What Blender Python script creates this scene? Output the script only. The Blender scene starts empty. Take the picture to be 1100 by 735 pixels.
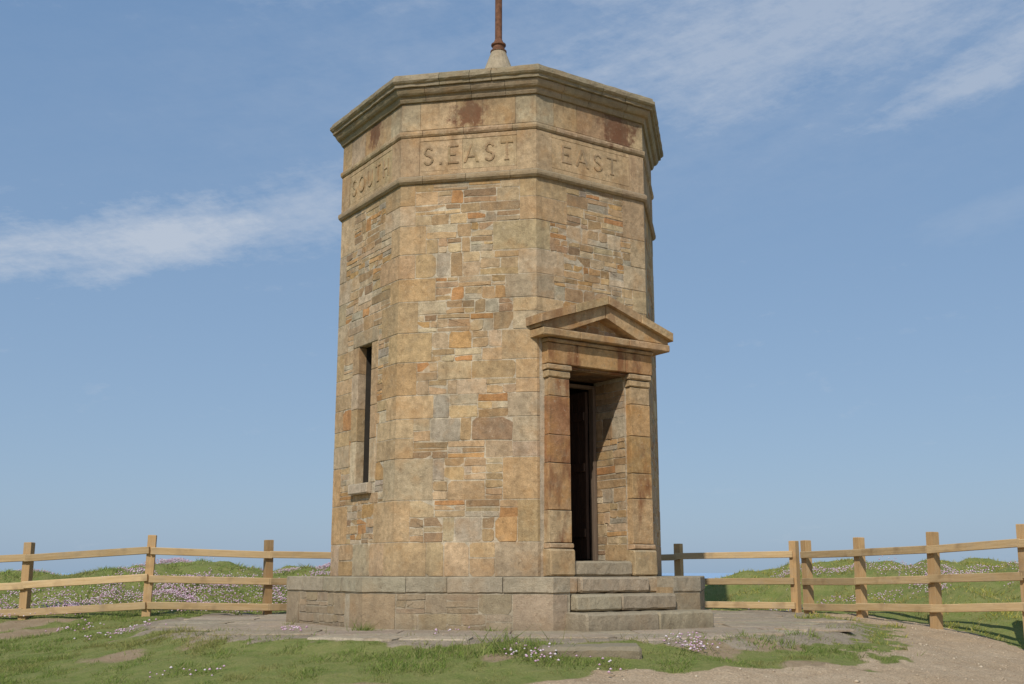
import bpy, math, random
import numpy as np
from mathutils import Vector
random.seed(23); rng=np.random.default_rng(7)
scene=bpy.context.scene; coll=scene.collection
T225=math.tan(math.radians(22.5))
TH=math.radians(11.4)
A0=1.894
def frame(k):
    p=TH+math.radians(22.5+45*k)
    return (np.array([math.sin(p),-math.cos(p),0]), np.array([math.cos(p),math.sin(p),0]))
def P(k,a,u,n,z):
    N,U=frame(k); p=N*(a+n)+U*u; return (p[0],p[1],z)
# ---------------------------------------------------------------- node helpers
class NT:
    def __init__(s,nt): s.nt=nt; s.nt.nodes.clear()
    def n(s,t,**kw):
        nd=s.nt.nodes.new(t)
        for a,b in kw.items(): setattr(nd,a,b)
        return nd
    def l(s,a,b): s.nt.links.new(a,b)
    def val(s,inp,v):
        if hasattr(v,'is_linked') or isinstance(v,bpy.types.NodeSocket): s.l(v,inp)
        else: inp.default_value=v
    def noise(s,vec,scale,detail=4,rough=.55,out='Fac'):
        nd=s.n('ShaderNodeTexNoise'); nd.inputs['Scale'].default_value=scale
        nd.inputs['Detail'].default_value=detail; nd.inputs['Roughness'].default_value=rough
        if vec is not None: s.l(vec,nd.inputs['Vector'])
        return nd.outputs[out]
    def ramp(s,fac,a,b,ca=0,cb=1,clamp=True):
        nd=s.n('ShaderNodeMapRange'); nd.clamp=clamp
        s.val(nd.inputs[0],fac)
        for i,v in enumerate((a,b,ca,cb)): nd.inputs[i+1].default_value=v
        return nd.outputs[0]
    def math(s,op,a,b=0,c=None):
        nd=s.n('ShaderNodeMath',operation=op); s.val(nd.inputs[0],a); s.val(nd.inputs[1],b)
        if c is not None: s.val(nd.inputs[2],c)
        return nd.outputs[0]
    def mix(s,fac,a,b,mode='MIX'):
        nd=s.n('ShaderNodeMixRGB',blend_type=mode)
        for i,v in enumerate((fac,a,b)):
            if isinstance(v,tuple): v=v+(1,) if len(v)==3 else v
            s.val(nd.inputs[i],v)
        return nd.outputs[0]
    def gray(s,v):
        nd=s.n('ShaderNodeCombineXYZ')
        for i in range(3): s.l(v,nd.inputs[i])
        return nd.outputs[0]
def newmat(name):
    m=bpy.data.materials.new(name); m.use_nodes=True
    t=NT(m.node_tree)
    out=t.n('ShaderNodeOutputMaterial'); b=t.n('ShaderNodeBsdfPrincipled'); t.l(b.outputs[0],out.inputs[0])
    return m,t,b
def bump(t,b,h,dist,strength=1):
    nd=t.n('ShaderNodeBump'); nd.inputs['Strength'].default_value=strength; nd.inputs['Distance'].default_value=dist
    t.l(h,nd.inputs['Height']); t.l(nd.outputs[0],b.inputs['Normal'])
def stone_material(name,rust=0.0,lichen=.35,grey=.0,bs=.008,up=.65,upc=(.30,.26,.18),spots=(),grime=(),orange=.4,rustc=(.17,.075,.035)):
    m,t,b=newmat(name)
    co=t.n('ShaderNodeTexCoord').outputs['Object']
    at=t.n('ShaderNodeAttribute',attribute_name='col').outputs['Color']
    big=t.noise(co,2.2,5,.6); mid=t.noise(co,14,6,.65); fine=t.noise(co,110,3,.7)
    c=t.mix(1.0,at,t.gray(t.ramp(mid,.25,.75,.66,1.32)),'MULTIPLY')
    c=t.mix(1.0,c,t.gray(t.ramp(fine,.25,.75,.72,1.28)),'MULTIPLY')
    c=t.mix(1.0,c,t.gray(t.ramp(big,.3,.7,.83,1.13)),'MULTIPLY')
    w=t.noise(co,3.6,5,.6)
    c=t.mix(t.ramp(w,.50,.70,0,orange),c,(.46,.235,.08))
    if rust>0:
        sc=t.n('ShaderNodeMapping'); sc.inputs['Scale'].default_value=(5,5,1.6); t.l(co,sc.inputs[0])
        r=t.noise(sc.outputs[0],1.0,5,.6)
        c=t.mix(t.ramp(r,.50,.64,0,rust),c,rustc)
    for (px,py,pz,rad,col) in spots:
        vd=t.n('ShaderNodeVectorMath',operation='DISTANCE'); t.l(co,vd.inputs[0]); vd.inputs[1].default_value=(px,py,pz)
        dd=t.math('ADD',t.math('DIVIDE',vd.outputs['Value'],rad),t.math('MULTIPLY',t.math('SUBTRACT',t.noise(co,9,6,.7),.5),3.2))
        c=t.mix(t.ramp(dd,.6,1.2,.85,0),c,col)
    l=t.noise(co,6.5,8,.7)
    c=t.mix(t.ramp(l,.55,.68,0,lichen),c,(.37,.30,.205))
    l2=t.noise(co,28,4,.7)
    c=t.mix(t.ramp(l2,.62,.70,0,.42),c,(.56,.48,.35))
    l3=t.noise(co,19,5,.7)
    c=t.mix(t.ramp(l3,.59,.68,0,.5),c,(.15,.105,.06))
    sc2=t.n('ShaderNodeMapping'); sc2.inputs['Scale'].default_value=(7,7,1.0); t.l(co,sc2.inputs[0])
    st=t.noise(sc2.outputs[0],1.4,6,.65)
    c=t.mix(t.ramp(st,.52,.72,0,.33),c,(.18,.13,.075))
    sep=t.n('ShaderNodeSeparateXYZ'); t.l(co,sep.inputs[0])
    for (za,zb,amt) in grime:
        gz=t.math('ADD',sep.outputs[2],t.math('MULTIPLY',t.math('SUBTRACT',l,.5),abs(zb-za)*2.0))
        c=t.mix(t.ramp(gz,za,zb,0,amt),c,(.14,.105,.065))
    g=t.n('ShaderNodeNewGeometry'); sp=t.n('ShaderNodeSeparateXYZ'); t.l(g.outputs['Normal'],sp.inputs[0])
    upf=t.ramp(sp.outputs[2],.3,.9,0,up)
    c=t.mix(upf,c,upc)
    if grey>0: c=t.mix(t.ramp(mid,.3,.6,grey*.5,grey),c,(.23,.195,.13))
    t.l(c,b.inputs['Base Color']); b.inputs['Roughness'].default_value=.95
    b.inputs['Specular IOR Level'].default_value=.12
    h=t.math('ADD',t.math('MULTIPLY',mid,.9),t.math('MULTIPLY',fine,.45))
    bump(t,b,h,bs,1.0)
    return m
RB=(.15,.06,.033)
q1=P(-1,A0,.02,.01,5.73); q2=P(0,A0,.42,.01,5.75); q3=P(-2,A0,.1,.01,5.78)
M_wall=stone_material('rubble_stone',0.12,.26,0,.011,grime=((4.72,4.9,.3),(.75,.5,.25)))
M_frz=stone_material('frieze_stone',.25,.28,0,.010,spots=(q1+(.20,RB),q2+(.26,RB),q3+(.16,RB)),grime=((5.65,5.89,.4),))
M_dress=stone_material('dressed_stone',.15,.26,0,.010)
M_rusty=stone_material('rust_stained_stone',.85,.25,0,.014,orange=.75,rustc=(.22,.09,.04))
M_corn=stone_material('weathered_cornice_stone',.25,.5,.42,.011)
M_ped=stone_material('pediment_stone',.5,.22,.06,.011,orange=.8,up=.5,rustc=(.24,.11,.05))
M_step=stone_material('step_stone',.0,.55,.35,.016,grime=((.12,-.02,.45),),orange=.25)
M_pave=stone_material('paving_stone',.0,.3,.0,.018,.15,(.36,.30,.22),orange=.2)
def plain(name,col,rough=.8,noise_scale=8,var=.3,bd=.004,metal=0,stretch=None):
    m,t,b=newmat(name)
    co=t.n('ShaderNodeTexCoord').outputs['Object']
    if stretch:
        mp=t.n('ShaderNodeMapping'); mp.inputs['Scale'].default_value=stretch; t.l(co,mp.inputs[0]); co=mp.outputs[0]
    n=t.noise(co,noise_scale,6,.65)
    c=t.mix(1.0,col,t.gray(t.ramp(n,.25,.75,1-var,1+var)),'MULTIPLY')
    t.l(c,b.inputs['Base Color']); b.inputs['Roughness'].default_value=rough; b.inputs['Metallic'].default_value=metal
    b.inputs['Specular IOR Level'].default_value=.2
    bump(t,b,n,bd)
    return m
M_dark=plain('shade_painted_interior',(.05,.042,.033))  # near-black base colour puts the unlit interior's shade into the stone
M_doorwood=plain('old_door_wood',(.075,.045,.03),.7,6,.4,.004,0,(6,6,.6))
M_rustiron=plain('rusty_iron',(.17,.08,.045),.85,18,.5,.004)
M_roof=plain('roof_render',(.33,.28,.20),.95,10,.3,.01)
# ---------------------------------------------------------------- mesh builder
class MB:
    def __init__(s): s.v=[]; s.f=[]; s.c=[]
    def poly(s,pts,col):
        b=len(s.v); s.v+= [tuple(p) for p in pts]; s.c+=[col]*len(pts); s.f.append(tuple(range(b,b+len(pts))))
    def rings(s,rings,col,cap0=False,cap1=False,closed=True):
        b=len(s.v); n=len(rings[0])
        for r in rings: s.v+=[tuple(p) for p in r]; s.c+=[col]*n
        for i in range(len(rings)-1):
            for j in range(n if closed else n-1):
                j2=(j+1)%n
                s.f.append((b+i*n+j,b+i*n+j2,b+(i+1)*n+j2,b+(i+1)*n+j))
        if cap0: s.f.append(tuple(b+j for j in reversed(range(n))))
        if cap1: s.f.append(tuple(b+(len(rings)-1)*n+j for j in range(n)))
    def build(s,name,mat,parent=None,fix=True,smooth=False):
        me=bpy.data.meshes.new(name); me.from_pydata(s.v,[],s.f)
        a=me.color_attributes.new('col','FLOAT_COLOR','POINT')
        a.data.foreach_set('color',np.array([(c[0],c[1],c[2],1) for c in s.c],dtype=np.float32).ravel())
        if fix:
            import bmesh
            bm=bmesh.new(); bm.from_mesh(me); bmesh.ops.recalc_face_normals(bm,faces=bm.faces); bm.to_mesh(me); bm.free()
        if smooth:
            for p in me.polygons: p.use_smooth=True
        me.materials.append(mat)
        o=bpy.data.objects.new(name,me); coll.objects.link(o)
        if parent: o.parent=parent
        return o
def empty(name,label=None,cat=None,loc=(0,0,0),group=None):
    o=bpy.data.objects.new(name,None); o.location=loc; o.empty_display_size=.3; coll.objects.link(o)
    if label: o['label']=label
    if cat: o['category']=cat
    if group: o['group']=group
    return o
def tint(c): return (c[0]*1.0,c[1]*.99,c[2]*.99)
def jit(c,s=.1):
    k=1+random.uniform(-s,s); return tuple(max(0,x*k*(1+random.uniform(-.03,.03))) for x in c)
PAL=[tint(c) for c in [(.49,.335,.18),(.52,.36,.19),(.45,.305,.165),(.52,.39,.24),(.40,.265,.14),(.49,.36,.215),(.37,.25,.135),(.48,.325,.17),(.53,.42,.275),(.33,.22,.125),(.42,.345,.24),(.38,.315,.225),(.50,.30,.13),(.46,.24,.10),(.44,.31,.18),(.50,.37,.215)]]
DR=[tint(c) for c in [(.49,.34,.19),(.47,.325,.175),(.51,.37,.215),(.45,.31,.17),(.47,.36,.23),(.46,.30,.15),(.44,.335,.21)]]
MORT=(.54,.45,.32)
def pk(p=PAL,s=.11): return jit(random.choice(p),s)
def stone(mb,fn,u0,u1,z0,z1,gap,prow,col,jt=.007,e=.0030):
    g=gap/2; u0+=g;u1-=g;z0+=g;z1-=g
    w=u1-u0;h=z1-z0
    if w<.02 or h<.012: return
    m=min(w,h)
    c4=[m*random.choice([.02,.04,.07,.18]) for _ in range(4)]
    base=[(u0+c4[0],z0),((u0+u1)/2,z0),(u1-c4[1],z0),(u1,z0+c4[1]),(u1,z1-c4[2]),(u1-c4[2],z1),((u0+u1)/2,z1),(u0+c4[3],z1),(u0,z1-c4[3]),(u0,z0+c4[0])]
    j=min(jt,m*.10)
    base=[(a+random.uniform(-j,j),b+random.uniform(-j,j)) for a,b in base]
    cu,cz=(u0+u1)/2,(z0+z1)/2
    e=min(e,m*.15)
    t1,t2=random.uniform(-.003,.003),random.uniform(-.003,.003)
    def ins(p,e):
        du=p[0]-cu; dz=p[1]-cz
        return (cu+du*(1-2*e/w), cz+dz*(1-2*e/h))
    r0=[fn(a,-.012,b) for a,b in base]
    r1=[fn(a,prow*.6,b) for a,b in base]
    r2=[]
    for p in base:
        a,b=ins(p,e); r2.append(fn(a,prow+t1*(a-cu)/w*2+t2*(b-cz)/h*2,b))
    mb.rings([r0,r1,r2],col,cap1=True)
def rubble(mb,fn,u0,u1,z0,z1,holes=(),fine=1.0,pal=PAL):
    for (a,b,c,d) in holes:
        if u0<b-.001 and u1>a+.001 and z0<d-.001 and z1>c+.001:
            if z0<c: rubble(mb,fn,u0,u1,z0,c,holes,fine,pal); z0=c
            if z1>d: rubble(mb,fn,u0,u1,d,z1,holes,fine,pal); z1=d
            if u0<a: rubble(mb,fn,u0,a,z0,z1,holes,fine,pal)
            if u1>b: rubble(mb,fn,b,u1,z0,z1,holes,fine,pal)
            return
    h=z1-z0
    if h<.03 or u1-u0<.03: return
    n=max(1,round(h/(random.uniform(.14,.25)*fine)))
    cuts=[0]+sorted([(i+random.uniform(-.3,.3))/n for i in range(1,n)])+[1]
    pr=lambda:random.uniform(.0035,.0075)
    G_=.0085
    for a,b in zip(cuts[:-1],cuts[1:]):
        za,zb=z0+h*a,z0+h*b
        u=u0
        while u<u1-.001:
            w=random.uniform(.12,.50)*fine
            if u1-(u+w)<.1*fine+.03: w=u1-u
            r=random.random(); hh=zb-za
            if hh>.09 and r<.74:
                m=2 if (hh<.17 or random.random()<.45) else 3
                cc=[0]+sorted([(i+random.uniform(-.28,.28))/m for i in range(1,m)])+[1]
                for p,q in zip(cc[:-1],cc[1:]):
                    if w>.22 and random.random()<.45:
                        s=u+w*random.uniform(.3,.7)
                        stone(mb,fn,u,s,za+hh*p,za+hh*q,G_,pr(),pk(pal))
                        stone(mb,fn,s,u+w,za+hh*p,za+hh*q,G_,pr(),pk(pal))
                    else: stone(mb,fn,u,u+w,za+hh*p,za+hh*q,G_,pr(),pk(pal))
            else: stone(mb,fn,u,u+w,za,zb,G_,pr(),pk(pal))
            u+=w
def band(mb,k,a,prof,e0,e1,col,wear=.0022):
    zmid=(min(p[1] for p in prof)+max(p[1] for p in prof))/2; nmin=min(p[0] for p in prof)
    def uu(e,s,n): return s*(a+n)*T225 if e=='c' else e
    L=abs(uu(e1,1,0)-uu(e0,-1,0)); m=max(1,int(L/.07))
    rs=[]
    for i in range(m+1):
        f=i/m; r=[]
        endcorner=(i==0 and e0=='c') or (i==m and e1=='c')
        for n,z in prof:
            ua=uu(e0,-1,n); ub=uu(e1,1,n); u=ua+(ub-ua)*f
            w=0 if (endcorner or n<=nmin+.001) else wear
            zz=z+random.uniform(0,1)*w*(-1 if z>zmid else 1)
            nn=n+random.uniform(-w,w*.3)
            if 0<i<m: u+=random.uniform(-.015,.015)
            elif not endcorner and n>nmin+.001: u+=random.uniform(0,.5)*w*(1 if i==0 else -1)
            r.append(P(k,a,u,nn,zz))
        rs.append(r)
    mb.rings(rs,col,cap0=(e0!='c'),cap1=(e1!='c'))
def bprof(z0,z1,d,b=.005,back=-.03):
    return [(back,z0),(d-b,z0),(d,z0+b),(d,z1-b),(d-b,z1),(back,z1)]
def corner_block(mb,k,a,prof,LA,LB,col,wear=.0022):
    h=a*T225
    band(mb,k,a,prof,h-LA,'c',col,wear); band(mb,k+1,a,prof,'c',-h+LB,col,wear)
def ring_course(mb,a,prof,CL,pal,nmid=2,ks=range(-4,4),gap=.003,ov={},wear=.003):
    h=a*T225
    L={}
    for k in ks: L[k]=(CL*random.uniform(.8,1.2),CL*random.uniform(.8,1.2))
    for k in ks:
        corner_block(mb,k,a,prof,L[k][0],L[k][1],ov.get((k,'c'),pk(pal,.08)),wear)
    for k in ks:
        kp=k-1 if k-1 in L else max(ks)
        u0=-h+L[kp][1]; u1=h-L[k][0]
        n=nmid
        cuts=[u0]+[u0+(u1-u0)*(i+random.uniform(-.2,.2))/n for i in range(1,n)]+[u1]
        for i,(x,y) in enumerate(zip(cuts[:-1],cuts[1:])): band(mb,k,a,prof,x+gap,y-(gap if y==u1 else 0),ov.get((k,i),pk(pal,.08)),wear)
def box(mb,fn,u0,u1,n0,n1,z0,z1,col,b=.01,wear=.0015):
    L=u1-u0; m=max(1,int(L/.08)); rs=[]
    pf=[(n0,z0),(n1-b,z0),(n1,z0+b),(n1,z1-b),(n1-b,z1),(n0,z1)]
    us=[u0,u0+b*.8]+[u0+L*i/m for i in range(1,m)]+[u1-b*.8,u1]
    for i,u in enumerate(us):
        ins=b*.6 if i in (0,len(us)-1) else 0
        r=[]
        for n,z in pf:
            nn=n if n==n0 else n-ins-random.uniform(0,wear)
            zz=z+(ins+random.uniform(0,wear))*(-1 if z>(z0+z1)/2 else 1)*(0 if n==n0 else 1)
            r.append(fn(u,nn,zz))
        rs.append(r)
    mb.rings(rs,col,cap0=True,cap1=True)
# ================================================================ TOWER
tower=empty('stone_tower','octagonal weathered stone tower with carved compass frieze and pedimented doorway','tower')
H=A0*T225
Z0,ZS=.51,4.90
SH=.045
DOOR=(-.44+SH,.385+SH,.5,2.74); WIN=(-.175,.165,1.55,3.17)
wall=MB()
def quadface(mb,k,a,u0,u1,z0,z1,col,holes=[],n=0):
    us=sorted({u0,u1}|{x for h in holes for x in h[:2]}); zs=sorted({z0,z1}|{x for h in holes for x in h[2:] if z0<x<z1})
    for i in range(len(us)-1):
        for j in range(len(zs)-1):
            cu,cz=(us[i]+us[i+1])/2,(zs[j]+zs[j+1])/2
            if any(h[0]<cu<h[1] and h[2]<cz<h[3] for h in holes): continue
            mb.poly([P(k,a,us[i],n,zs[j]),P(k,a,us[i+1],n,zs[j]),P(k,a,us[i+1],n,zs[j+1]),P(k,a,us[i],n,zs[j+1])],col)
for k in range(-4,4):
    holes=[DOOR] if k==0 else ([WIN] if k==-2 else [])
    quadface(wall,k,A0+.002,-H-.0008,H+.0008,.3,6.1,MORT,holes)
courses=[]; z=Z0+.36
base_top=z
while z<ZS-.001:
    h=random.uniform(.24,.46)
    if ZS-(z+h)<.25: h=ZS-z if ZS-z<.5 else (ZS-z)/2
    courses.append((z,z+h)); z+=h
PORT=(-.80,.80,.3,3.10); WF=(-.335,.315,WIN[2]-.12,WIN[3]+.18)
def quoin(k,z0,z1,la,lb):
    corner_block(wall,k,A0,bprof(z0,z1,random.uniform(.005,.009),.0025),la,lb,pk(DR,.14),.0018)
for ci,(z0,z1) in enumerate([(Z0,base_top)]+courses):
    L={}
    for k in range(-4,4):
        la,lb=(.42,.20) if (ci+k)%2 else (.23,.36)
        la*=random.uniform(.75,1.2); lb*=random.uniform(.8,1.2)
        if z0<3.1 and k==-1: lb=.03
        if z0<3.1 and k==0: la=.03
        L[k]=(la,lb)
    for k in range(-4,4):
        g=.0032
        if z1-z0>.34 and ci>0 and random.random()<.45:
            zm=z0+(z1-z0)*random.uniform(.35,.65)
            quoin(k,z0+g,zm-g*.7,*L[k]); quoin(k,zm+g*.7,z1-g,*L[k])
        else: quoin(k,z0+g,z1-g,*L[k])
    for k in range(-4,4):
        kp=k-1 if k>-4 else 3
        u0=-H+L[kp][1]; u1=H-L[k][0]
        fn=lambda u,n,z,k=k:P(k,A0,u,n,z)
        holes=[PORT] if k==0 else ([WF] if k==-2 else [])
        if ci==0:
            if k==0: continue
            m=3; c0=u0
            for i in range(m):
                c1=u0+(u1-u0)*(i+1)/m+(random.uniform(-.08,.08) if i<m-1 else 0)
                if random.random()<.4:
                    zm=z0+.18+random.uniform(-.03,.03)
                    stone(wall,fn,c0,c1,z0,zm,.009,.008,pk(DR,.12),.003); stone(wall,fn,c0,c1,zm,z1,.009,.007,pk(DR,.12),.003)
                else: stone(wall,fn,c0,c1,z0,z1,.009,.008,pk(DR,.12),.003)
                c0=c1
        else:
            rubble(wall,fn,u0,u1,z0,z1,holes,.64 if k==0 else .84)
fnS=lambda u,n,z:P(-2,A0,u,n,z)
zz=WIN[2]; i=0
for h in (.50,.38,.42,.32):
    c1,c2=(tint((.56,.44,.28)),tint((.57,.45,.29))) if i==0 else (pk(DR,.08),pk(DR,.08))
    box(wall,fnS,WF[0]+.004,WIN[0],-.09,.013,zz+.002,zz+h-.002,c1,.004)
    box(wall,fnS,WIN[1],WF[1]-.004,-.09,.013,zz+.002,zz+h-.002,c2,.004)
    zz+=h; i+=1
box(wall,fnS,WF[0]+.004,WF[1]-.004,-.09,.014,WIN[3]+.003,WF[3]-.004,pk(DR),.005)
def fR(u,n,z): return P(0,A0,DOOR[1]-n,-u,z)
rubble(wall,fR,0.0,.55,.68,2.70,(),1.0)
wall.poly([P(0,A0,DOOR[1],0.0,.4),P(0,A0,DOOR[1],-.56,.4),P(0,A0,DOOR[1],-.56,2.74),P(0,A0,DOOR[1],0.0,2.74)],MORT)
def fL(u,n,z): return P(0,A0,DOOR[0]+n,-u,z)
rubble(wall,fL,0.0,.55,.68,2.70,(),1.0)
wall.poly([P(0,A0,DOOR[0],0.0,.4),P(0,A0,DOOR[0],-.56,.4),P(0,A0,DOOR[0],-.56,2.74),P(0,A0,DOOR[0],0.0,2.74)],MORT)
wall.poly([P(0,A0,DOOR[0],.0,2.74),P(0,A0,DOOR[1],.0,2.74),P(0,A0,DOOR[1],-.56,2.74),P(0,A0,DOOR[0],-.56,2.74)],(.12,.08,.05))  # door soffit coloured dark: shade under the lintel painted in
wall.build('wall',M_wall,tower)
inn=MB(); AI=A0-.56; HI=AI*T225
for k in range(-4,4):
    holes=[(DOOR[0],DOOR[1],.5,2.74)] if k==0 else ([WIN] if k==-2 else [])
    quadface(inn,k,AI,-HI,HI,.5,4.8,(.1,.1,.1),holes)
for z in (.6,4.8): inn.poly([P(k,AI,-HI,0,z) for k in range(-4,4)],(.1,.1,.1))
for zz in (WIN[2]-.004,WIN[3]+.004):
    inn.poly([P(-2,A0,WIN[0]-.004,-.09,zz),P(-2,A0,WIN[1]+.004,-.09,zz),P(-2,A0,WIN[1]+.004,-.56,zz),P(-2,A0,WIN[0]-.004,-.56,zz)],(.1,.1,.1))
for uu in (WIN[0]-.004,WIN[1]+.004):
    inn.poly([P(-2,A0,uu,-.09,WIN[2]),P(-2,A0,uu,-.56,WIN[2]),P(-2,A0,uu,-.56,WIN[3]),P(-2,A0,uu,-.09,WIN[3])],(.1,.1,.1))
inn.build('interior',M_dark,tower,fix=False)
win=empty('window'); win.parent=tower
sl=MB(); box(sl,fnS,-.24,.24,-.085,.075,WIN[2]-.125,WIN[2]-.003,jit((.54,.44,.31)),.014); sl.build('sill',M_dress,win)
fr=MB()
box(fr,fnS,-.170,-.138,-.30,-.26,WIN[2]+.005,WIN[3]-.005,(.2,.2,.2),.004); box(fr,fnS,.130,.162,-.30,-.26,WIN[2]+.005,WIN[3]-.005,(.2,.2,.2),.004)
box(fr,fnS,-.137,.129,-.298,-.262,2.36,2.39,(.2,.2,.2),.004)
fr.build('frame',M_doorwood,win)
# plinth
AP=2.365; HP=AP*T225
PS=(.035,-.045,0)
pl=MB()
NOT=(-.77,.60,-.1,.6)
for k in range(-4,4):
    quadface(pl,k,AP,-HP,HP,-.15,.36,MORT,[NOT] if k==0 else [])
PLP=[tint(c) for c in [(.45,.345,.225),(.48,.37,.24),(.42,.32,.205),(.46,.34,.20),(.39,.295,.18)]]
for k in range(-4,4):
    cL=.36*random.uniform(.8,1.2)
    c0=HP-.61 if k==0 else cL
    corner_block(pl,k,AP,bprof(-.1,.342,.010,.004),.40 if k==-1 else c0,.17 if k==-1 else .34,pk(PLP),.003)
    fn=lambda u,n,z,k=k:P(k,AP,u,n,z)
    if k!=0:
        u0,u1=-HP+.35,HP-(.41 if k==-1 else .43)
        rubble(pl,fn,u0,u1,-.04,.345,(),1.15,PLP)
for uu,s in ((NOT[0],1),(NOT[1],-1)):
    pl.poly([P(0,AP,uu,0,-.1),P(0,AP,uu,-.5,-.1),P(0,AP,uu,-.5,.4),P(0,AP,uu,0,.4)],DR[1])
plo=pl.build('plinth',M_step,tower); plo.location=PS
cp=MB()
CPP=[(.46,.385,.27),(.43,.36,.25),(.48,.395,.275)]
for k in range(-4,4):
    pr=bprof(.35,.512,.020,.010,-.60)
    c=pk(CPP,.06)
    la=.5; lb=.20 if k==-1 else .45
    if k==0: la=HP-.606
    corner_block(cp,k,AP,pr,la,lb,c,.005)
for k in range(-4,4):
    if k==0: continue
    cuts=[-HP+.453,random.uniform(-.1,.1),HP-.502]
    for x,y in zip(cuts[:-1],cuts[1:]): band(cp,k,AP,bprof(.35,.512,.019+random.uniform(-.002,.002),.010,-.60),x,y-.003,pk(CPP,.06),.005)
cpo=cp.build('plinth_coping',M_step,tower); cpo.location=PS
# steps
fE=lambda u,n,z:P(0,0,u,n,z)
fP=lambda u,n,z:P(0,0,u+SH,n,z)
SPL=[(.48,.39,.265),(.44,.36,.24),(.50,.405,.28)]
SG=[(-.83,.86,1.95,2.78,-.08,.168,[.1],fE),(-.74,.60,1.95,2.50,.170,.34,[-.15],fE),(-.46,.47,1.95,2.22,.342,.511,[],fE),(-.435,.38,1.38,2.0,.513,.68,[],fP)]
for (u0,u1,n0,n1,z0,z1,js,ff) in SG:
    s=MB(); cu=[u0]+js+[u1]
    for x,y in zip(cu[:-1],cu[1:]): box(s,ff,x+.002,y-.002,n0,n1+random.uniform(-.006,.004),z0,z1,pk(SPL,.06),.022,.010)
    s.build('step',M_step,tower)
# pilasters
for side in (-1,1):
    u0,u1=((-.745,-.45) if side<0 else (.395,.69))
    sh=MB()
    zz=.86; hs=[.34,.5,.30,.42,.2] if side<0 else [.5,.28,.42,.36,.2]
    cs=[(.50,.36,.20),(.49,.30,.14),(.38,.20,.095),(.37,.19,.09),(.48,.33,.18)] if side<0 else [(.48,.31,.16),(.50,.31,.145),(.46,.27,.12),(.49,.295,.135),(.48,.33,.18)]
    for h,cc in zip(hs,cs):
        z1=min(zz+h,2.617)
        if zz>=2.61: break
        tp=.010*(zz-.86)
        box(sh,fP,u0+tp,u1-tp*.4,A0-.02,A0+.095-tp*.5,zz+.0012,z1-.0012,jit(cc,.05),.005,.004)
        zz=z1
    po=sh.build('pilaster',M_rusty,tower)
    bs=MB()
    box(bs,fP,u0-.015,u1+.02,A0-.02,A0+.135,.514,.80,jit(DR[0]),.018,.008); box(bs,fP,u0-.008,u1+.01,A0-.02,A0+.12,.802,.858,jit(DR[0]),.01,.004)
    if side<0: box(bs,fE,-.745,-.465,A0-.02,A0+.27,.342,.512,jit(PLP[0]),.016,.006)
    else: box(bs,fE,.475,.64,A0-.02,A0+.27,.342,.512,jit(PLP[0]),.016,.006)
    bs.build('base',M_dress,po)
    cpm=MB()
    for (e,za,zb) in ((.004,2.619,2.70),(.018,2.702,2.766)):
        box(cpm,fP,u0-e,u1+e,A0-.02,A0+.095+e,za,zb,jit(DR[3],.05),.012,.005)
    cpm.build('capital',M_dress,po)
en=MB()
box(en,fP,-.44,.385,A0-.56,A0+.05,2.742,2.768,(.2,.13,.08),.004)  # inner lintel colour darkened to paint in the soffit shade
for x,y in ((-.76,-.36),(-.356,.33),(.334,.72)):
    c=jit((.47,.28,.13),.1)
    box(en,fP,x,y-.002,A0-.02,A0+.11,2.77,3.0,c,.006,.004)
box(en,fP,-.77,.73,A0-.02,A0+.135,3.002,3.048,DR[3],.012,.004)
en.build('lintel',M_rusty,tower)
# pediment
pd=MB()
def prismn(mb,pts,n0,n1,col,b=.009):
    cx=sum(p[0] for p in pts)/len(pts); cz=sum(p[1] for p in pts)/len(pts)
    def ins(e): 
        return [(p[0]+(cx-p[0])*e/max(.05,math.hypot(p[0]-cx,p[1]-cz)),p[1]+(cz-p[1])*e/max(.05,math.hypot(p[0]-cx,p[1]-cz))) for p in pts]
    jj=[random.uniform(0,.005) for _ in pts]
    mb.rings([[fE(p[0],n0,p[1]) for p in pts],[fE(p[0],n1-b-j,p[1]) for p,j in zip(pts,jj)],[fE(p[0],n1-j,p[1]) for p,j in zip(ins(b),jj)]],col,cap0=True,cap1=True)
PC=[(.49,.33,.175),(.46,.31,.16),(.50,.345,.185)]
for x,y in ((-.84,-.33),(-.327,.36),(.363,.965)):
    box(pd,fE,x,y,A0-.12,A0+.205,3.052,3.138,pk(PC,.08),.010,.004)
prismn(pd,[(-.50,3.146),(.60,3.146),(.05,3.38)],A0-.12,A0-.03,(.14,.07,.038))  # tympanum painted dark so the recess looks less lit
XL,XR=-.875,1.01; AX=.055
for xe in (XL,XR):
    zb=3.146; za=3.465
    xm=AX+(xe-AX)*.5; zm=(zb+za)/2
    g=.0015 if xe>0 else -.0015
    for (a,za_,b,zb_) in ((xe,zb,xm+g,zm),(xm,zm,AX+g,za)):
        prismn(pd,[(a,za_+.036),(b,zb_+.036),(b,zb_+.130),(a,za_+.130)],A0-.12,A0+.225,pk(PC,.08))
    prismn(pd,[(xe*.97,zb+.002),(xe*.52,zb+.002),(AX+g,za-.115),(AX+g,za+.034),(xe*.97,zb+.044)],A0-.12,A0+.165,PC[0])
pd.build('pediment',M_ped,tower)
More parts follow.
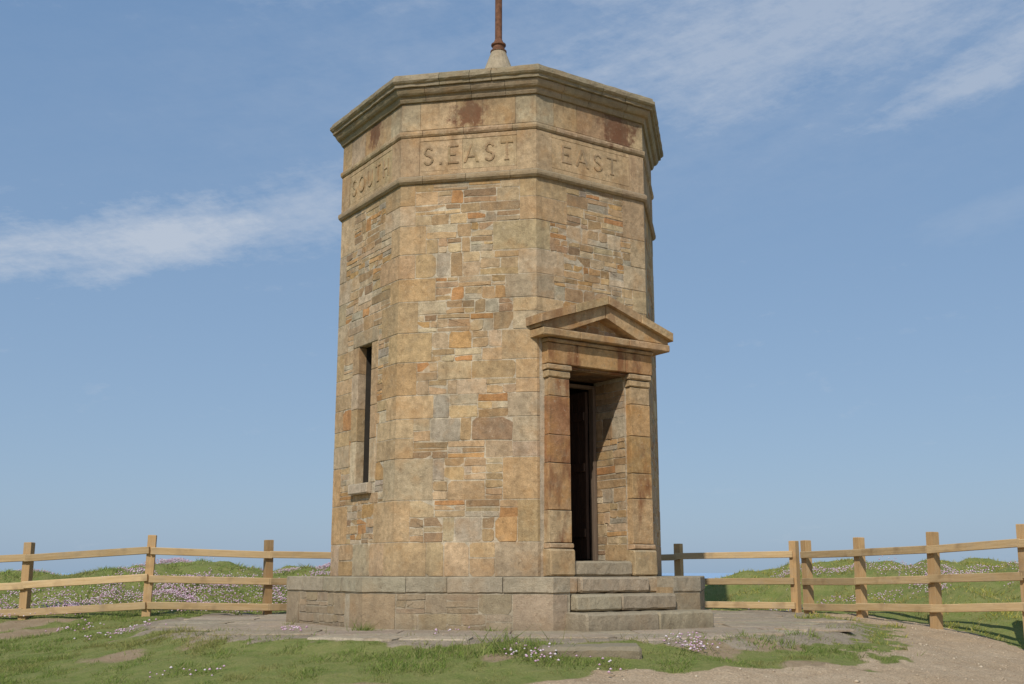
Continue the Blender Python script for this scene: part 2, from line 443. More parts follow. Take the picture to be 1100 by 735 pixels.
# door frame and door
dw=empty('doorway'); dw.parent=tower
df=MB()
nf=A0-.5
box(df,fP,.325,.368,nf-.08,nf,.682,2.70,(.2,.2,.2),.005); box(df,fP,-.42,-.375,nf-.08,nf,.682,2.70,(.2,.2,.2),.005); box(df,fP,-.374,.324,nf-.08,nf,2.66,2.70,(.2,.2,.2),.005)
df.build('frame',plain('door_frame_wood',(.16,.115,.08),.7,6,.3,.003,0,(6,6,.6)),dw)
dl=MB()
for i in range(5):
    n1=nf-.09-i*.125
    box(dl,fP,.28,.32,n1-.122,n1,.70,2.64,(.2,.2,.2),.005)
for zz in (.95,1.7,2.3): box(dl,fP,.255,.279,nf-.7,nf-.1,zz,zz+.1,(.2,.2,.2),.004)
door=dl.build('door',M_doorwood,dw)
hd=MB(); box(hd,fP,.225,.254,nf-.66,nf-.62,1.62,1.76,(.2,.2,.2),.006); hd.build('handle',M_rustiron,door)
# string course, frieze, cornice
sc=MB(); ring_course(sc,A0,[(-.05,4.902),(.028,4.902),(.048,4.925),(.052,4.95),(.05,4.975),(.03,4.993),(-.05,4.993)],.3,[(.43,.30,.175),(.41,.29,.17)],2,wear=.0025); sc.build('string_course',M_corn,tower)
fz=MB()
FRC={k:jit(tint((.49,.35,.195)),.04) for k in range(-4,4)}
for k in range(-4,4):
    pn=.0130 if k==0 else .0095
    corner_block(fz,k,A0,bprof(4.996,5.468,.015,.003),.215,.215,jit(tint((.46,.325,.185)),.06),.0015)
    u0,u1=-H+.2175,H-.2175
    band(fz,k,A0,bprof(4.997,5.05,.014,.002),u0,u1,FRC[k],.002); band(fz,k,A0,bprof(5.415,5.467,.014,.002),u0,u1,FRC[k],.002)
    j=random.uniform(-.1,.1)
    band(fz,k,A0,bprof(5.052,5.413,pn,.001),u0,j,FRC[k],.0008); band(fz,k,A0,bprof(5.052,5.413,pn,.001),j+.002,u1,jit(FRC[k],.05),.0008)
ring_course(fz,A0,[(-.03,5.471),(.022,5.471),(.036,5.49),(.040,5.52),(.036,5.54),(.015,5.552),(-.03,5.552)],.3,[(.41,.30,.18),(.43,.31,.185)],2,wear=.003)
ring_course(fz,A0,bprof(5.555,5.895,.011,.004),.24,DR,3,ov={(0,1):(.42,.27,.15)},wear=.002)
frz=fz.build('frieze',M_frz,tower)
cn=MB()
CC1=[(.38,.29,.18),(.35,.27,.165)]
dz=.033
ring_course(cn,A0,[(n,z+dz) for n,z in [(-.1,5.865),(.035,5.865),(.05,5.895),(.055,5.93),(.085,5.935),(.10,5.955),(.115,5.985),(.115,6.01),(-.1,6.01)]],.35,CC1,2,wear=.0025)
ring_course(cn,A0,[(n,z+dz) for n,z in [(-.12,6.013),(.145,6.013),(.148,6.05),(.165,6.055),(.182,6.075),(.182,6.11),(.160,6.125),(.155,6.155),(.125,6.175),(-.12,6.22)]],.42,[(.34,.28,.18),(.36,.295,.19),(.33,.265,.17)],2,wear=.0055)
cn.build('cornice',M_corn,tower)
rf=MB()
rr=[]
for a,z in ((A0+.0,6.13),(A0-.05,6.258),(.22,7.05),(.12,7.09)):
    rr.append([P(k,a,-a*T225,0,z) for k in range(-4,4)])
rf.rings(rr,(.3,.26,.2),cap1=True)
roof=rf.build('roof',M_roof,tower)
PX=-.045
def lathe(mb,prof,col,n=20,cx=PX,cy=0):
    mb.rings([[(cx+r*math.cos(2*math.pi*i/n),cy+r*math.sin(2*math.pi*i/n),z) for i in range(n)] for r,z in prof],col,cap0=True,cap1=True)
fp=MB(); lathe(fp,[(.07,7.50),(.048,7.55),(.047,9.2),(.047,10.4),(.053,10.42),(.053,10.47),(.04,10.52)],(.2,.1,.05))
pole=fp.build('flagpole',M_rustiron,tower)
b1=MB(); lathe(b1,[(.21,7.05),(.20,7.13),(.17,7.22),(.13,7.33),(.105,7.40),(.10,7.415)],(.46,.37,.25)); b1.build('flagpole_base',M_step,pole,smooth=False)
b2=MB(); lathe(b2,[(.11,7.412),(.11,7.43),(.085,7.44),(.08,7.50),(.10,7.51),(.10,7.53),(.07,7.55),(.05,7.60)],(.2,.1,.05)); b2.build('flagpole_collar',M_rustiron,pole)
# letters
def rect(x,y,w,h): return [(x,y),(x+w,y),(x+w,y+h),(x,y+h)]
def arc(cx,cy,rx,ry,a0,a1,t,n=9):
    out=[]
    for i in range(n):
        a=math.radians(a0+(a1-a0)*i/n); b=math.radians(a0+(a1-a0)*(i+1)/n)
        q=lambda an,k:(cx+(rx-k)*math.cos(an),cy+(ry-k)*math.sin(an))
        out.append([q(a,0),q(b,0),q(b,t),q(a,t)])
    return out
G={
'E':(.56,[rect(.04,0,.11,1),rect(.04,0,.54,.085),rect(.04,.915,.52,.085),rect(.1,.46,.32,.08)]),
'A':(.74,[[(.0,0),(.105,0),(.42,1),(.325,1)],[(.625,0),(.75,0),(.44,1),(.33,.98)],rect(.18,.28,.40,.08)]),
'T':(.62,[rect(.255,0,.11,1),rect(.0,.915,.62,.085),rect(.19,0,.24,.04)]),
'H':(.68,[rect(.05,0,.11,1),rect(.52,0,.11,1),rect(.1,.46,.48,.08)]),
'U':(.68,[rect(.06,.3,.11,.7),rect(.52,.3,.09,.7)]+arc(.335,.3,.275,.3,180,360,.10)),
'O':(.76,arc(.38,.5,.38,.5,0,360,.105,20)),
'S':(.52,arc(.26,.735,.23,.265,20,270,.095,12)+arc(.26,.265,.25,.265,90,-160,.095,12)),
'.':(.12,[rect(.02,0,.11,.11)]),
}
M_letter=stone_material('letter_stone',.2,.3)
def write(k,text,height,width,cx=0,col=(.35,.24,.135),zc=5.235,pr0=.0175):  # default col is darker than the frieze: carved shading painted into the letters
    gp=.29
    tw=sum(G[c][0] for c in text)+gp*(len(text)-1)
    sx=width/tw; x=cx-width/2; mb=MB(); zb=zc-height/2
    for c in text:
        for pi,pg in enumerate(G[c][1]):
            pr=pr0+.0005*(pi%9)
            q=[(x+p[0]*sx+random.uniform(-.002,.002),zb+p[1]*height+random.uniform(-.002,.002)) for p in pg]
            mb.rings([[P(k,A0,a,0.0,b) for a,b in q],[P(k,A0,a,pr,b) for a,b in q]],jit(col,.12),cap1=True)
        x+=(G[c][0]+gp)*sx
    mb.build('lettering',M_letter,frz)
write(-2,'SOUTH',.21,.97,col=(.39,.275,.155)); write(-1,'S.EAST',.22,1.05); write(0,'EAST',.21,.82,-.03,zc=5.25,pr0=.0195,col=(.39,.275,.16))
# ================================================================ TERRAIN
def hsh(ix,iy,s):
    v=np.sin(ix*127.1+iy*311.7+s*74.7)*43758.5453; return v-np.floor(v)
def vn(x,y,s=0):
    ix=np.floor(x);iy=np.floor(y);fx=x-ix;fy=y-iy
    fx=fx*fx*(3-2*fx);fy=fy*fy*(3-2*fy)
    return (hsh(ix,iy,s)*(1-fx)+hsh(ix+1,iy,s)*fx)*(1-fy)+(hsh(ix,iy+1,s)*(1-fx)+hsh(ix+1,iy+1,s)*fx)*fy
def fbm(x,y,s=0,o=4):
    a=0;w=.5;t=0
    for i in range(o): a=a+w*vn(x*2**i,y*2**i,s+i*3); t+=w; w*=.55
    return a/t
def sm(t): t=np.clip(t,0,1); return t*t*(3-2*t)
def outside(x,y):
    sA=(x-2.76)*.64+(y-3.65)*.77; sB=(x-4.25)*.90+(y-2.35)*.436
    sR=np.maximum(sA,sB)
    sL=np.where(x<-4.65,y-1.2,(x+4.65)*-.465+(y-1.15)*.885)
    return np.where(x>0,np.maximum(sR,y-4.6),np.where(x<-1.5,sL,np.maximum(sL,y-4.2)))
HX=[-60,-20,-9.6,-8.2,-6,-2,1.5,3.2,4.4,6,7,9,20,60]; HZ=[.1,.2,.32,.40,.52,.58,.3,.18,.42,.66,.64,.58,.6,.5]
def hgt(x,y):
    r=np.hypot(x,y); d=np.clip(r-4.0,0,None); w=sm((-y/np.maximum(r,.1)+.35)/.7)
    z=-w*(.05*sm(d/.35)+.155*np.minimum(d,2)+.07*np.clip(d-2,0,12))
    s=outside(x,y)
    z=z+np.interp(x,HX,HZ)*sm((s-.1)/3.2)*sm((y+6)/6)
    hum=vn(x*1.0,y*.8,5)*.6+vn(x*2.1+7,y*1.8,8)*.4
    z=z+sm(s/1.2)*((hum-.5)*.55+(fbm(x*3.4,y*3.4,15,2)-.5)*.10)*sm((12-y)/4)
    z=z+(fbm(x*2.2,y*2.2,9)-.5)*.08*sm((d-.1)/.6)
    z=z-.02*(r<4.1)
    z=z-sm((y-9-.6*np.sin(x*.3))/34)*36
    return z
def masks(x,y):
    r=np.hypot(x*np.where(x>0,.95,1),y); n=fbm(x*1.3,y*1.3,21)-.5; n2=fbm(x*5,y*5,33)-.5
    s=outside(x,y)
    rr=r+n*.8+n2*.8
    bx=np.interp(y,[-9,-5.4,-5.0,-4.6,-4.2,-3.5,-2.5],[-2.4,.4,.8,1.7,2.5,2.9,3.1])
    gravel=sm((x+n*1.6+n2*.9-bx)/.25)*sm((-s-.05)/.3+.5)*(y<-2.0)*sm((rr-4.35)/.25)
    gravel=np.where((x>3.0)&(s<0.1)&(y>-2.8),np.maximum(gravel,sm((rr-4.15)/.3)*sm((y+2.8)/.6)),gravel)
    gravel=np.where((y<-7),np.maximum(gravel,sm((-y-7)/1)*sm((x+3)/1)),gravel)
    inner=1-sm((rr-3.9)/.25)
    inner=np.maximum(inner,(s<0)*(y>1.5)*(x>-2)*.8)
    inner=np.maximum(inner,(x>-4.2+n)*(x<0)*(y>-1.2)*(y<.4+n)*1.0)
    dirt=sm((fbm(x*.9+4,y*.9,51)-.56)/.08)*.75
    dirt=np.maximum(dirt,sm(1-np.hypot((x+6.0)/1.2,(y+.2)/.5))*1.0)
    grass=np.clip(1-gravel,0,1)*np.clip(1-inner,0,1)*(1-dirt*(s<0))
    return grass,gravel,inner
def axis(lo,hi,step,far):
    a=list(np.arange(lo,hi+1e-6,step)); st=step; v=a[-1]
    while v<far[1]: st*=1.18; v+=st; a.append(v)
    st=step; v=a[0]
    while v>far[0]: st*=1.18; v-=st; a.insert(0,v)
    return np.array(a)
xs=axis(-10,10,.08,(-400,400)); ys=axis(-7,10,.08,(-300,75))
X,Y=np.meshgrid(xs,ys); Z=hgt(X,Y)
nx,ny=len(xs),len(ys)
V=np.stack([X,Y,Z],-1).reshape(-1,3)
idx=np.arange(nx*ny).reshape(ny,nx)
F=np.stack([idx[:-1,:-1],idx[:-1,1:],idx[1:,1:],idx[1:,:-1]],-1).reshape(-1,4)
def fastmesh(name,V,F,cols,mat,smooth=False):
    me=bpy.data.meshes.new(name); nv=len(V); nf=len(F); k=F.shape[1]
    me.vertices.add(nv); me.vertices.foreach_set('co',V.astype(np.float32).ravel())
    me.loops.add(nf*k); me.loops.foreach_set('vertex_index',F.astype(np.int32).ravel())
    me.polygons.add(nf); me.polygons.foreach_set('loop_start',np.arange(0,nf*k,k,dtype=np.int32))
    me.update(calc_edges=True)
    a=me.color_attributes.new('col','FLOAT_COLOR','POINT')
    c=np.ones((nv,4),np.float32); c[:,:3]=cols; a.data.foreach_set('color',c.ravel())
    if smooth: me.polygons.foreach_set('use_smooth',np.ones(nf,bool))
    me.materials.append(mat); me.validate()
    o=bpy.data.objects.new(name,me); coll.objects.link(o); return o
m,t,b=newmat('ground_surface')
co=t.n('ShaderNodeTexCoord').outputs['Object']; at=t.n('ShaderNodeAttribute',attribute_name='col').outputs['Color']
sp=t.n('ShaderNodeSeparateColor'); t.l(at,sp.inputs[0])
nf_=t.noise(co,60,4,.7); nm=t.noise(co,6,6,.65); nb=t.noise(co,1.2,4)
soil=t.mix(t.ramp(nm,.3,.7),(.29,.205,.12),(.39,.295,.185))
grv=t.mix(t.ramp(nm,.3,.7),(.46,.335,.21),(.56,.43,.285))
grv=t.mix(t.ramp(nb,.4,.65,0,.5),grv,(.40,.28,.165))
grv=t.mix(1.0,grv,t.gray(t.ramp(nf_,.3,.7,.78,1.15)),'MULTIPLY')
grs=t.mix(t.ramp(nm,.3,.7),(.16,.20,.05),(.26,.25,.09))
pat=t.mix(t.ramp(nm,.35,.65),(.28,.225,.16),(.40,.325,.23))
c=t.mix(t.ramp(sp.outputs[0],.3,.7),soil,grs); c=t.mix(t.ramp(sp.outputs[1],.35,.65),c,grv); c=t.mix(t.ramp(sp.outputs[2],.4,.6),c,pat)
c=t.mix(1.0,c,t.gray(t.ramp(nf_,.25,.75,.75,1.2)),'MULTIPLY')
t.l(c,b.inputs['Base Color']); b.inputs['Roughness'].default_value=1; b.inputs['Specular IOR Level'].default_value=.1
bump(t,b,t.math('ADD',nf_,t.math('MULTIPLY',nm,2)),.018)
g_,gr_,pa_=masks(V[:,0],V[:,1])
ground=fastmesh('ground',V,F,np.stack([g_,gr_,pa_],-1),m,True); ground['kind']='structure'
# paving slabs
pv=MB()
fG=lambda u,n,z:(u,z,n*.5-.022)
PVC=[(.39,.32,.225),(.37,.30,.215),(.41,.335,.235),(.38,.305,.215)]
y=-3.6
while y<3.9:
    h=random.uniform(.45,.75); x=-4.0+random.uniform(0,.3)
    while x<4.2:
        w=random.uniform(.6,1.2)
        cx,cy=x+w/2,y+h/2
        q=np.hypot((abs(cx)+w*.4)*(.95 if cx>0 else 1),abs(cy)+h*.4)
        if q<4.05 and np.hypot(cx,cy)>1.8 and random.random()<.93: stone(pv,fG,x,x+w,y,y+h,.014,random.uniform(.028,.036),pk(PVC,.08),.03)
        x+=w
    y+=h
an=math.radians(-25)
while an<math.radians(60):
    RE=3.95
    L=random.uniform(.55,1.1); da=L/RE; am=an+da/2
    Nn=np.array([math.sin(am),-math.cos(am)]); Uu=np.array([math.cos(am),math.sin(am)])
    fA=lambda u,n,z,Nn=Nn,Uu=Uu:((Nn*n+Uu*u)[0],(Nn*n+Uu*u)[1],z)
    tp=.004+random.uniform(-.010,.008)
    if random.random()<.85: box(pv,fA,-L/2+.01,L/2-.01,RE-.34,RE+random.uniform(-.10,.10),-.16,tp,jit((.41,.33,.235),.1),.02,.012)
    an+=da
pvo=pv.build('paving',M_pave); pvo['kind']='structure'
sb=MB()
def fW(u,n,z): return (u,-n,z)
box(sb,fW,.36,1.2,3.95,4.40,-.22,-.035,(.40,.32,.21),.03,.014)
so=sb.build('stone_slab',M_step); so['label']='low worn stone slab step at the edge of the paved apron'; so['category']='stone step'
# ---------------- grass
def scatter(n,x0,x1,y0,y1):
    x=rng.uniform(x0,x1,n); y=rng.uniform(y0,y1,n); g,_,_=masks(x,y)
    th=fbm(x*3.1,y*3.1,140)
    k=(g>rng.uniform(.25,.9,n))&(rng.random(n)<.22+1.4*sm((th-.3)/.35)); return x[k],y[k]
def blades(x,y,hmin,hmax,wd,cols,tuss=1.0):
    n=len(x); z=hgt(x,y)-.01
    clump=fbm(x*3.5,y*3.5,77); h=rng.uniform(hmin,hmax,n)*(.4+1.3*sm((clump-.38)/.35)*tuss)
    a=rng.uniform(0,2*np.pi,n); dx,dy=np.cos(a)*wd,np.sin(a)*wd
    lx=rng.normal(0,.7,n)*h+.15*h; ly=rng.normal(0,.7,n)*h
    v=np.zeros((n,3,3)); v[:,0]=np.stack([x-dx,y-dy,z],-1); v[:,1]=np.stack([x+dx,y+dy,z],-1); v[:,2]=np.stack([x+lx,y+ly,z+h],-1)
    pal=np.array(cols); ci=rng.integers(0,len(cols),n); dry=fbm(x*1.1,y*1.1,90)
    k=.55*sm((dry-.48)/.15)[:,None]
    c=pal[ci]*rng.uniform(.7,1.3,(n,1)); c=c*(1-k)+np.array([.44,.37,.15])*k
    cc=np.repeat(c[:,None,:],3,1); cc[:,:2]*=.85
    return v.reshape(-1,3),cc.reshape(-1,3)
m=bpy.data.materials.new('grass_blade'); m.use_nodes=True; t=NT(m.node_tree)
out=t.n('ShaderNodeOutputMaterial'); d_=t.n('ShaderNodeBsdfDiffuse'); tr=t.n('ShaderNodeBsdfTranslucent'); mx=t.n('ShaderNodeMixShader'); mx.inputs[0].default_value=.45
at=t.n('ShaderNodeAttribute',attribute_name='col').outputs['Color']; t.l(at,d_.inputs[0]); t.l(at,tr.inputs[0]); t.l(d_.outputs[0],mx.inputs[1]); t.l(tr.outputs[0],mx.inputs[2]); t.l(mx.outputs[0],out.inputs[0])
M_grass=m
GC=[(.24,.33,.07),(.29,.36,.085),(.21,.30,.07),(.35,.37,.12),(.38,.35,.15)]
GL=[(.32,.41,.10),(.38,.45,.12),(.28,.37,.10),(.45,.45,.16),(.46,.40,.18)]
GR=[(.48,.46,.10),(.58,.52,.11),(.40,.42,.10),(.64,.55,.15),(.58,.48,.20)]
VV=[];CC=[]
for (n,x0,x1,y0,y1,h0,h1,w,pal) in ((200000,-5.5,5.5,-6.2,-2.5,.008,.038,.004,GC),(60000,-7.5,-3,-3.5,1.3,.010,.042,.005,GC),(16000,3,5.5,-3.5,2.3,.012,.04,.005,GC),(110000,-11,-1,1.0,10,.015,.06,.008,GL),(110000,2,13,-3,10,.015,.06,.008,GR)):
    x,y=scatter(n,x0,x1,y0,y1)
    v,c=blades(x,y,h0,h1,w,pal); VV.append(v);CC.append(c)
for cx,cy,k,s,hh in ((-1.3,-2.42,200,.07,.09),(-.75,-2.5,60,.05,.05),(-.05,-2.55,50,.05,.05),(-2.35,-1.3,80,.06,.06),(.2,-4.2,500,.2,.09),(1.45,-4.15,400,.16,.08),(3.1,-3.0,600,.3,.06),(2.5,-3.3,500,.25,.06),(-2.4,-3.4,600,.4,.06),(-3.2,-2.5,500,.35,.06),(-.9,-3.95,600,.35,.05),(2.0,-3.7,500,.3,.05),(3.7,-2.0,400,.25,.05)):
    x=rng.normal(cx,s,k); y=rng.normal(cy,s,k)
    if cy>-2.6 and cx<0: y=np.minimum(y,cy+.02)
    v,c=blades(x,y,.4*hh,1.2*hh,.005,GC); VV.append(v);CC.append(c)
VV=np.concatenate(VV);CC=np.concatenate(CC)
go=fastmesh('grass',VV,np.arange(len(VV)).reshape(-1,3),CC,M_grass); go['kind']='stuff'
# ---------------- thrift flowers
OC=np.array([[1,0,0],[-1,0,0],[0,1,0],[0,-1,0],[0,0,1],[0,0,-1]],float)
OF=np.array([[0,2,4],[2,1,4],[1,3,4],[3,0,4],[2,0,5],[1,2,5],[3,1,5],[0,3,5]])
def octs(x,y,z,r,cols,sq=.7):
    n=len(x); v=OC[None]*r[:,None,None]*np.array([1,1,sq]); v=v+np.stack([x,y,z],-1)[:,None,:]
    f=OF[None]+np.arange(n)[:,None,None]*6
    return v.reshape(-1,3),f.reshape(-1,3),np.repeat(cols,6,0)
fx=[];fy=[];
for i in range(700):
    left=rng.random()<.74
    if left: cx,cy=rng.uniform(-10,-1.5),rng.uniform(1.2,8)
    else: cx,cy=rng.uniform(3.5,12),rng.uniform(0,8)
    if outside(np.array([cx]),np.array([cy]))[0]<.05: continue
    if fbm(np.array([cx*.6]),np.array([cy*.6]),61)[0]<(.45 if left else .53): continue
    k=int(rng.uniform(20,90)); s=rng.uniform(.08,.24); fx.append(rng.normal(cx,s,k)); fy.append(rng.normal(cy,s,k))
def near(px,py):
    a=math.atan((py-367.5)/1176)-.207
    for d in np.arange(7,20,.02):
        X_=(px-550)/1176*d+.137; z=.56-math.tan(a)*d
        if z<hgt(np.array([X_]),np.array([d-13.65]))[0]: return X_,d-13.65
    return 0,-5
for px,py,k,s in ((95,678,30,.16),(140,684,40,.14),(170,675,12,.15),(322,681,25,.07),(485,684,8,.1),(575,708,40,.12),(733,696,80,.09),(205,730,10,.1),(230,728,6,.1),(30,664,30,.15),(650,722,8,.1)):
    X_,Y_=near(px,py); fx.append(rng.normal(X_,s,k)); fy.append(rng.normal(Y_,s*1.2,k))
fx=np.concatenate(fx);fy=np.concatenate(fy); n=len(fx)
fz_=hgt(fx,fy)+np.where(fy<0,rng.uniform(.03,.07,n),rng.uniform(.04,.09,n))
fc=np.array([(.60,.38,.46),(.66,.47,.54),(.54,.33,.42),(.70,.60,.60)])[rng.integers(0,4,n)]
v,f,c=octs(fx,fy,fz_,rng.uniform(.009,.017,n),fc)
m,t,b=newmat('thrift_petal'); at=t.n('ShaderNodeAttribute',attribute_name='col').outputs['Color']; t.l(at,b.inputs['Base Color']); b.inputs['Roughness'].default_value=.8
fo=fastmesh('thrift_flowers',v,f,c,m,True); fo['kind']='stuff'
# ---------------- gravel pebbles
n=16000; x=rng.uniform(-1,9,n); y=rng.uniform(-7.5,1.5,n); _,gv,_=masks(x,y); k=gv>.4; x=x[k];y=y[k]
r=rng.gamma(1.6,.0026,len(x))+.002
pc=np.array([(.50,.39,.26),(.42,.32,.21),(.56,.46,.32),(.34,.25,.16)])[rng.integers(0,4,len(x))]
v,f,c=octs(x,y,hgt(x,y)+r*.1,r,pc,.6); v+=rng.normal(0,.001,v.shape)
m,t,b=newmat('pebble'); at=t.n('ShaderNodeAttribute',attribute_name='col').outputs['Color']; t.l(at,b.inputs['Base Color']); b.inputs['Roughness'].default_value=.9
po=fastmesh('gravel',v,f,c,m,False); po['kind']='stuff'
# ---------------- sea
m,t,b=newmat('sea_water')
co=t.n('ShaderNodeTexCoord').outputs['Object']
n1=t.noise(co,.02,6,.6)
t.l(t.mix(n1,(.28,.41,.56),(.31,.44,.59)),b.inputs['Base Color']); b.inputs['Roughness'].default_value=.7; b.inputs['Specular IOR Level'].default_value=.3  # base colour kept near the low sky, with distance haze painted in
S=30000
sea=fastmesh('sea',np.array([[-S,-S,-30.],[S,-S,-30],[S,S,-30],[-S,S,-30]]),np.array([[0,1,2,3]]),np.ones((4,3)),m); sea['kind']='structure'
# ================================================================ FENCES
def wood(name,ca,cb,sc):
    m,t,b=newmat(name); co=t.n('ShaderNodeTexCoord').outputs['Object']
    oi=t.n('ShaderNodeObjectInfo').outputs['Random']
    va=t.n('ShaderNodeVectorMath',operation='ADD'); t.l(co,va.inputs[0]); cx=t.n('ShaderNodeCombineXYZ'); t.l(t.math('MULTIPLY',oi,37.0),cx.inputs[0]); t.l(t.math('MULTIPLY',oi,19.0),cx.inputs[2]); t.l(cx.outputs[0],va.inputs[1])
    co=va.outputs[0]
    mp=t.n('ShaderNodeMapping'); mp.inputs['Scale'].default_value=sc; t.l(co,mp.inputs[0])
    g=t.noise(mp.outputs[0],4,6,.7); kn=t.noise(co,3,3)
    c=t.mix(t.ramp(g,.3,.7),ca,cb); c=t.mix(t.ramp(kn,.56,.72,0,.55),c,(.22,.14,.075))
    c=t.mix(t.ramp(t.noise(co,5,6,.7),.5,.7,0,.35),c,(.36,.30,.22))
    c=t.mix(1.0,c,t.gray(t.ramp(oi,0,1,.72,1.12)),'MULTIPLY')
    t.l(c,b.inputs['Base Color']); b.inputs['Roughness'].default_value=.85; b.inputs['Specular IOR Level'].default_value=.2
    bump(t,b,g,.004); return m
M_post=wood('post_wood',(.44,.265,.115),(.54,.355,.175),(10,10,.8))
M_rail=wood('rail_wood',(.48,.32,.15),(.62,.45,.25),(.8,10,10))
def boxobj(name,L,W,Hh,mat,parent,loc,rot,bev=.006):
    x,y,z=L/2,W/2,Hh/2; mb=MB(); b=bev
    def ring(i,zz): return [(-x+i,-y+i,zz),(x-i,-y+i,zz),(x-i,y-i,zz),(-x+i,y-i,zz)]
    mb.rings([ring(b,-z),ring(0,-z+b),ring(0,z-b),ring(b,z)],(.5,.4,.3),cap0=True,cap1=True)
    o=mb.build(name,mat,parent); o.location=loc; o.rotation_euler=rot; return o
def fence(pts,label):
    base=pts[0]; f=empty('wooden_fence',label,'fence',(base[0],base[1],float(hgt(np.array([base[0]]),np.array([base[1]]))[0])),'timber rail fences around the tower')
    bl=Vector(f.location)
    W=pts
    for i,(x,y,top) in enumerate(pts):
        g=float(hgt(np.array([x]),np.array([y]))[0])
        hgt_=top-g+.35
        dx,dy=(pts[min(i+1,len(pts)-1)][0]-pts[max(i-1,0)][0]),(pts[min(i+1,len(pts)-1)][1]-pts[max(i-1,0)][1])
        boxobj('post',.105,.105,hgt_,M_post,f,Vector((x,y,top-hgt_/2))-bl,(random.uniform(-.02,.02),random.uniform(-.025,.025),math.atan2(dy,dx)))
    for i in range(len(W)-1):
        a,b=W[i],W[i+1]; dx,dy=b[0]-a[0],b[1]-a[1]; L=math.hypot(dx,dy); an=math.atan2(dy,dx)
        if L<.5: continue
        nx_,ny_=math.sin(an),-math.cos(an)
        for dz in (.205,.565,.91):
            za,zb=a[2]-dz+random.uniform(-.014,.014),b[2]-dz+random.uniform(-.014,.014)
            pitch=math.atan2(zb-za,L)
            off=.075
            boxobj('rail',L+.03,.038,.095,M_rail,f,Vector(((a[0]+b[0])/2+nx_*off,(a[1]+b[1])/2+ny_*off,(za+zb)/2))-bl,(0,-pitch,an))
fence([(-8.2,1.5,.86),(-6.36,1.35,.95),(-4.66,1.15,1.04),(-3.26,1.95,1.0),(-1.8,2.9,.98),(-.2,3.9,.98)],'pale timber three-rail fence before the flowery grass bank')
fence([(1.2,4.6,.97),(2.72,3.65,.99),(4.20,2.42,1.0),(4.32,2.20,1.0),(4.74,1.15,1.01),(5.26,-.05,1.04),(5.90,-1.1,1.09),(6.6,-2.2,1.12)],'pale timber three-rail fence beside the sandy gravel path')
# ================================================================ LIGHT + SKY
el=math.radians(45); az=math.radians(-17)
S_=Vector((math.sin(az)*math.cos(el),-math.cos(az)*math.cos(el),math.sin(el)))
sd=bpy.data.lights.new('sun','SUN'); sd.energy=3.5; sd.angle=math.radians(.6); sd.color=(1,.955,.88)
so_=bpy.data.objects.new('sun',sd); coll.objects.link(so_); so_.rotation_euler=S_.to_track_quat('Z','Y').to_euler(); so_.location=(0,0,20)
w=bpy.data.worlds.new('World'); scene.world=w; w.use_nodes=True
t=NT(w.node_tree); out=t.n('ShaderNodeOutputWorld'); bg=t.n('ShaderNodeBackground'); t.l(bg.outputs[0],out.inputs[0])
sky=t.n('ShaderNodeTexSky',sky_type='NISHITA'); sky.sun_disc=False; sky.sun_elevation=el; sky.sun_rotation=math.pi-az
sky.air_density=1.0; sky.dust_density=1.2; sky.ozone_density=2.0
gen=t.n('ShaderNodeTexCoord').outputs['Generated']
sx=t.n('ShaderNodeSeparateXYZ'); t.l(gen,sx.inputs[0])
azn=t.math('ARCTAN2',sx.outputs[0],sx.outputs[1]); eln=t.math('ARCSINE',sx.outputs[2])
cv=t.n('ShaderNodeCombineXYZ')
e2=t.math('SUBTRACT',eln,t.math('MULTIPLY',azn,.18))
t.l(t.math('MULTIPLY',azn,9.0),cv.inputs[0]); t.l(t.math('MULTIPLY',e2,30.0),cv.inputs[1])
nz=t.noise(cv.outputs[0],1.3,12,.68)
cv2=t.n('ShaderNodeCombineXYZ'); t.l(t.math('MULTIPLY',azn,30.0),cv2.inputs[0]); t.l(t.math('MULTIPLY',t.math('ADD',eln,t.math('MULTIPLY',azn,.25)),70.0),cv2.inputs[1])
nzf=t.noise(cv2.outputs[0],1.2,8,.7)
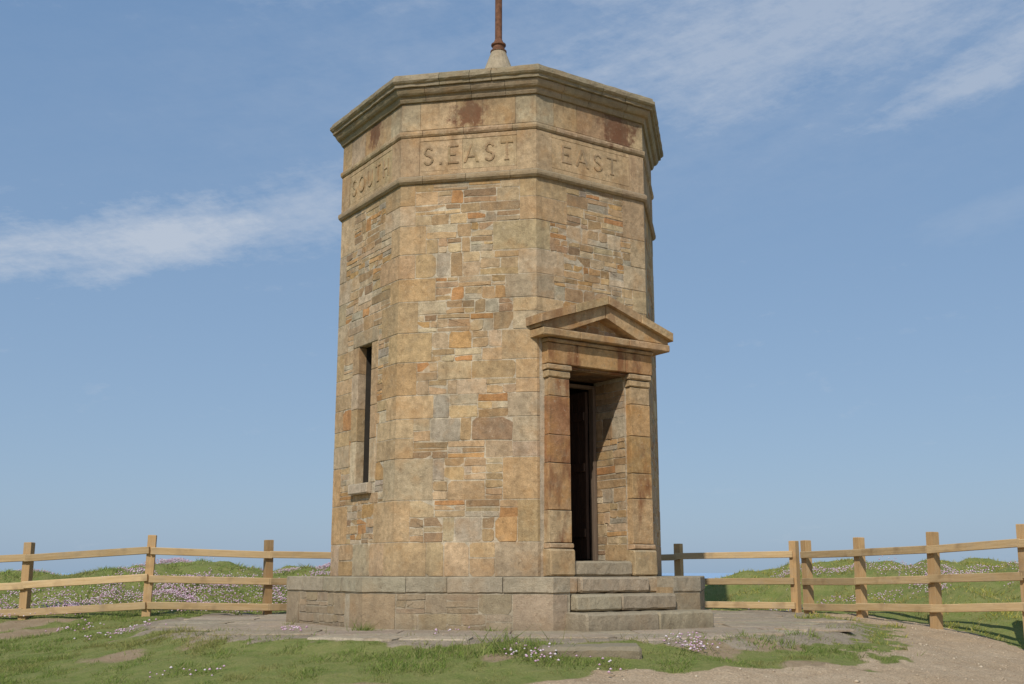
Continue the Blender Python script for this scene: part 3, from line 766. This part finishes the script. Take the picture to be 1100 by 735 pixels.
def blob(a0,e0,sa,se,tilt=0):
    da=t.math('SUBTRACT',azn,a0); de=t.math('SUBTRACT',t.math('SUBTRACT',eln,e0),t.math('MULTIPLY',da,tilt))
    q=t.math('ADD',t.math('POWER',t.math('ABSOLUTE',t.math('DIVIDE',da,sa)),2.0),t.math('POWER',t.math('ABSOLUTE',t.math('DIVIDE',de,se)),2.0))
    return t.math('POWER',2.718,t.math('MULTIPLY',q,-1.0))
nn_=t.math('ADD',t.math('MULTIPLY',nz,1.7),t.math('MULTIPLY',nzf,.7))
def cloud(m,amt,soft=.5,th=1.62):
    return t.ramp(t.math('SUBTRACT',t.math('ADD',m,nn_),th),-.12,soft,0,amt)
m1=blob(-.33,.286,.19,.034,.20); m1b=blob(-.20,.318,.10,.040,.25); m2=blob(.28,.475,.34,.075,.16); m3=blob(.45,.420,.12,.026,.3); m4=blob(-.10,.555,.34,.06,.05); m5=blob(.30,.535,.30,.05,.08); m6=blob(.44,.30,.10,.02,.2)
ds=[cloud(m1,.74,.65),cloud(m1b,.5,.65),cloud(m2,.50,.7,1.52),cloud(m3,.5,.6,1.55),cloud(m4,.34,.7,1.5),cloud(m5,.48,.7,1.5),cloud(m6,.15,.8)]
dens=ds[0]
for d in ds[1:]: dens=t.math('MAXIMUM',dens,d)
veil=t.math('MULTIPLY',blob(.22,.48,.45,.12,.1),t.ramp(nn_,.8,1.6,.05,.38))
dens=t.math('MAXIMUM',dens,veil)
haze=t.mix(t.ramp(eln,0,.5),(3.15,4.5,6.3),(1.75,3.15,5.45))
skc=t.mix(.75,sky.outputs[0],haze)
c=t.mix(dens,skc,(5.6,6.1,6.9))
t.l(c,bg.inputs[0]); bg.inputs[1].default_value=.1
# ================================================================ CAMERA
cd=bpy.data.cameras.new('camera'); cd.sensor_width=36; cd.lens=1176/1100*36; cd.clip_end=60000; cd.clip_start=.1
cam=bpy.data.objects.new('camera',cd); coll.objects.link(cam); cam.location=(.137,-13.65,.56); cam.rotation_euler=(math.pi/2+.207,0,0)
scene.camera=cam
scene.view_settings.view_transform='Standard'; scene.view_settings.look='None'; scene.view_settings.exposure=0
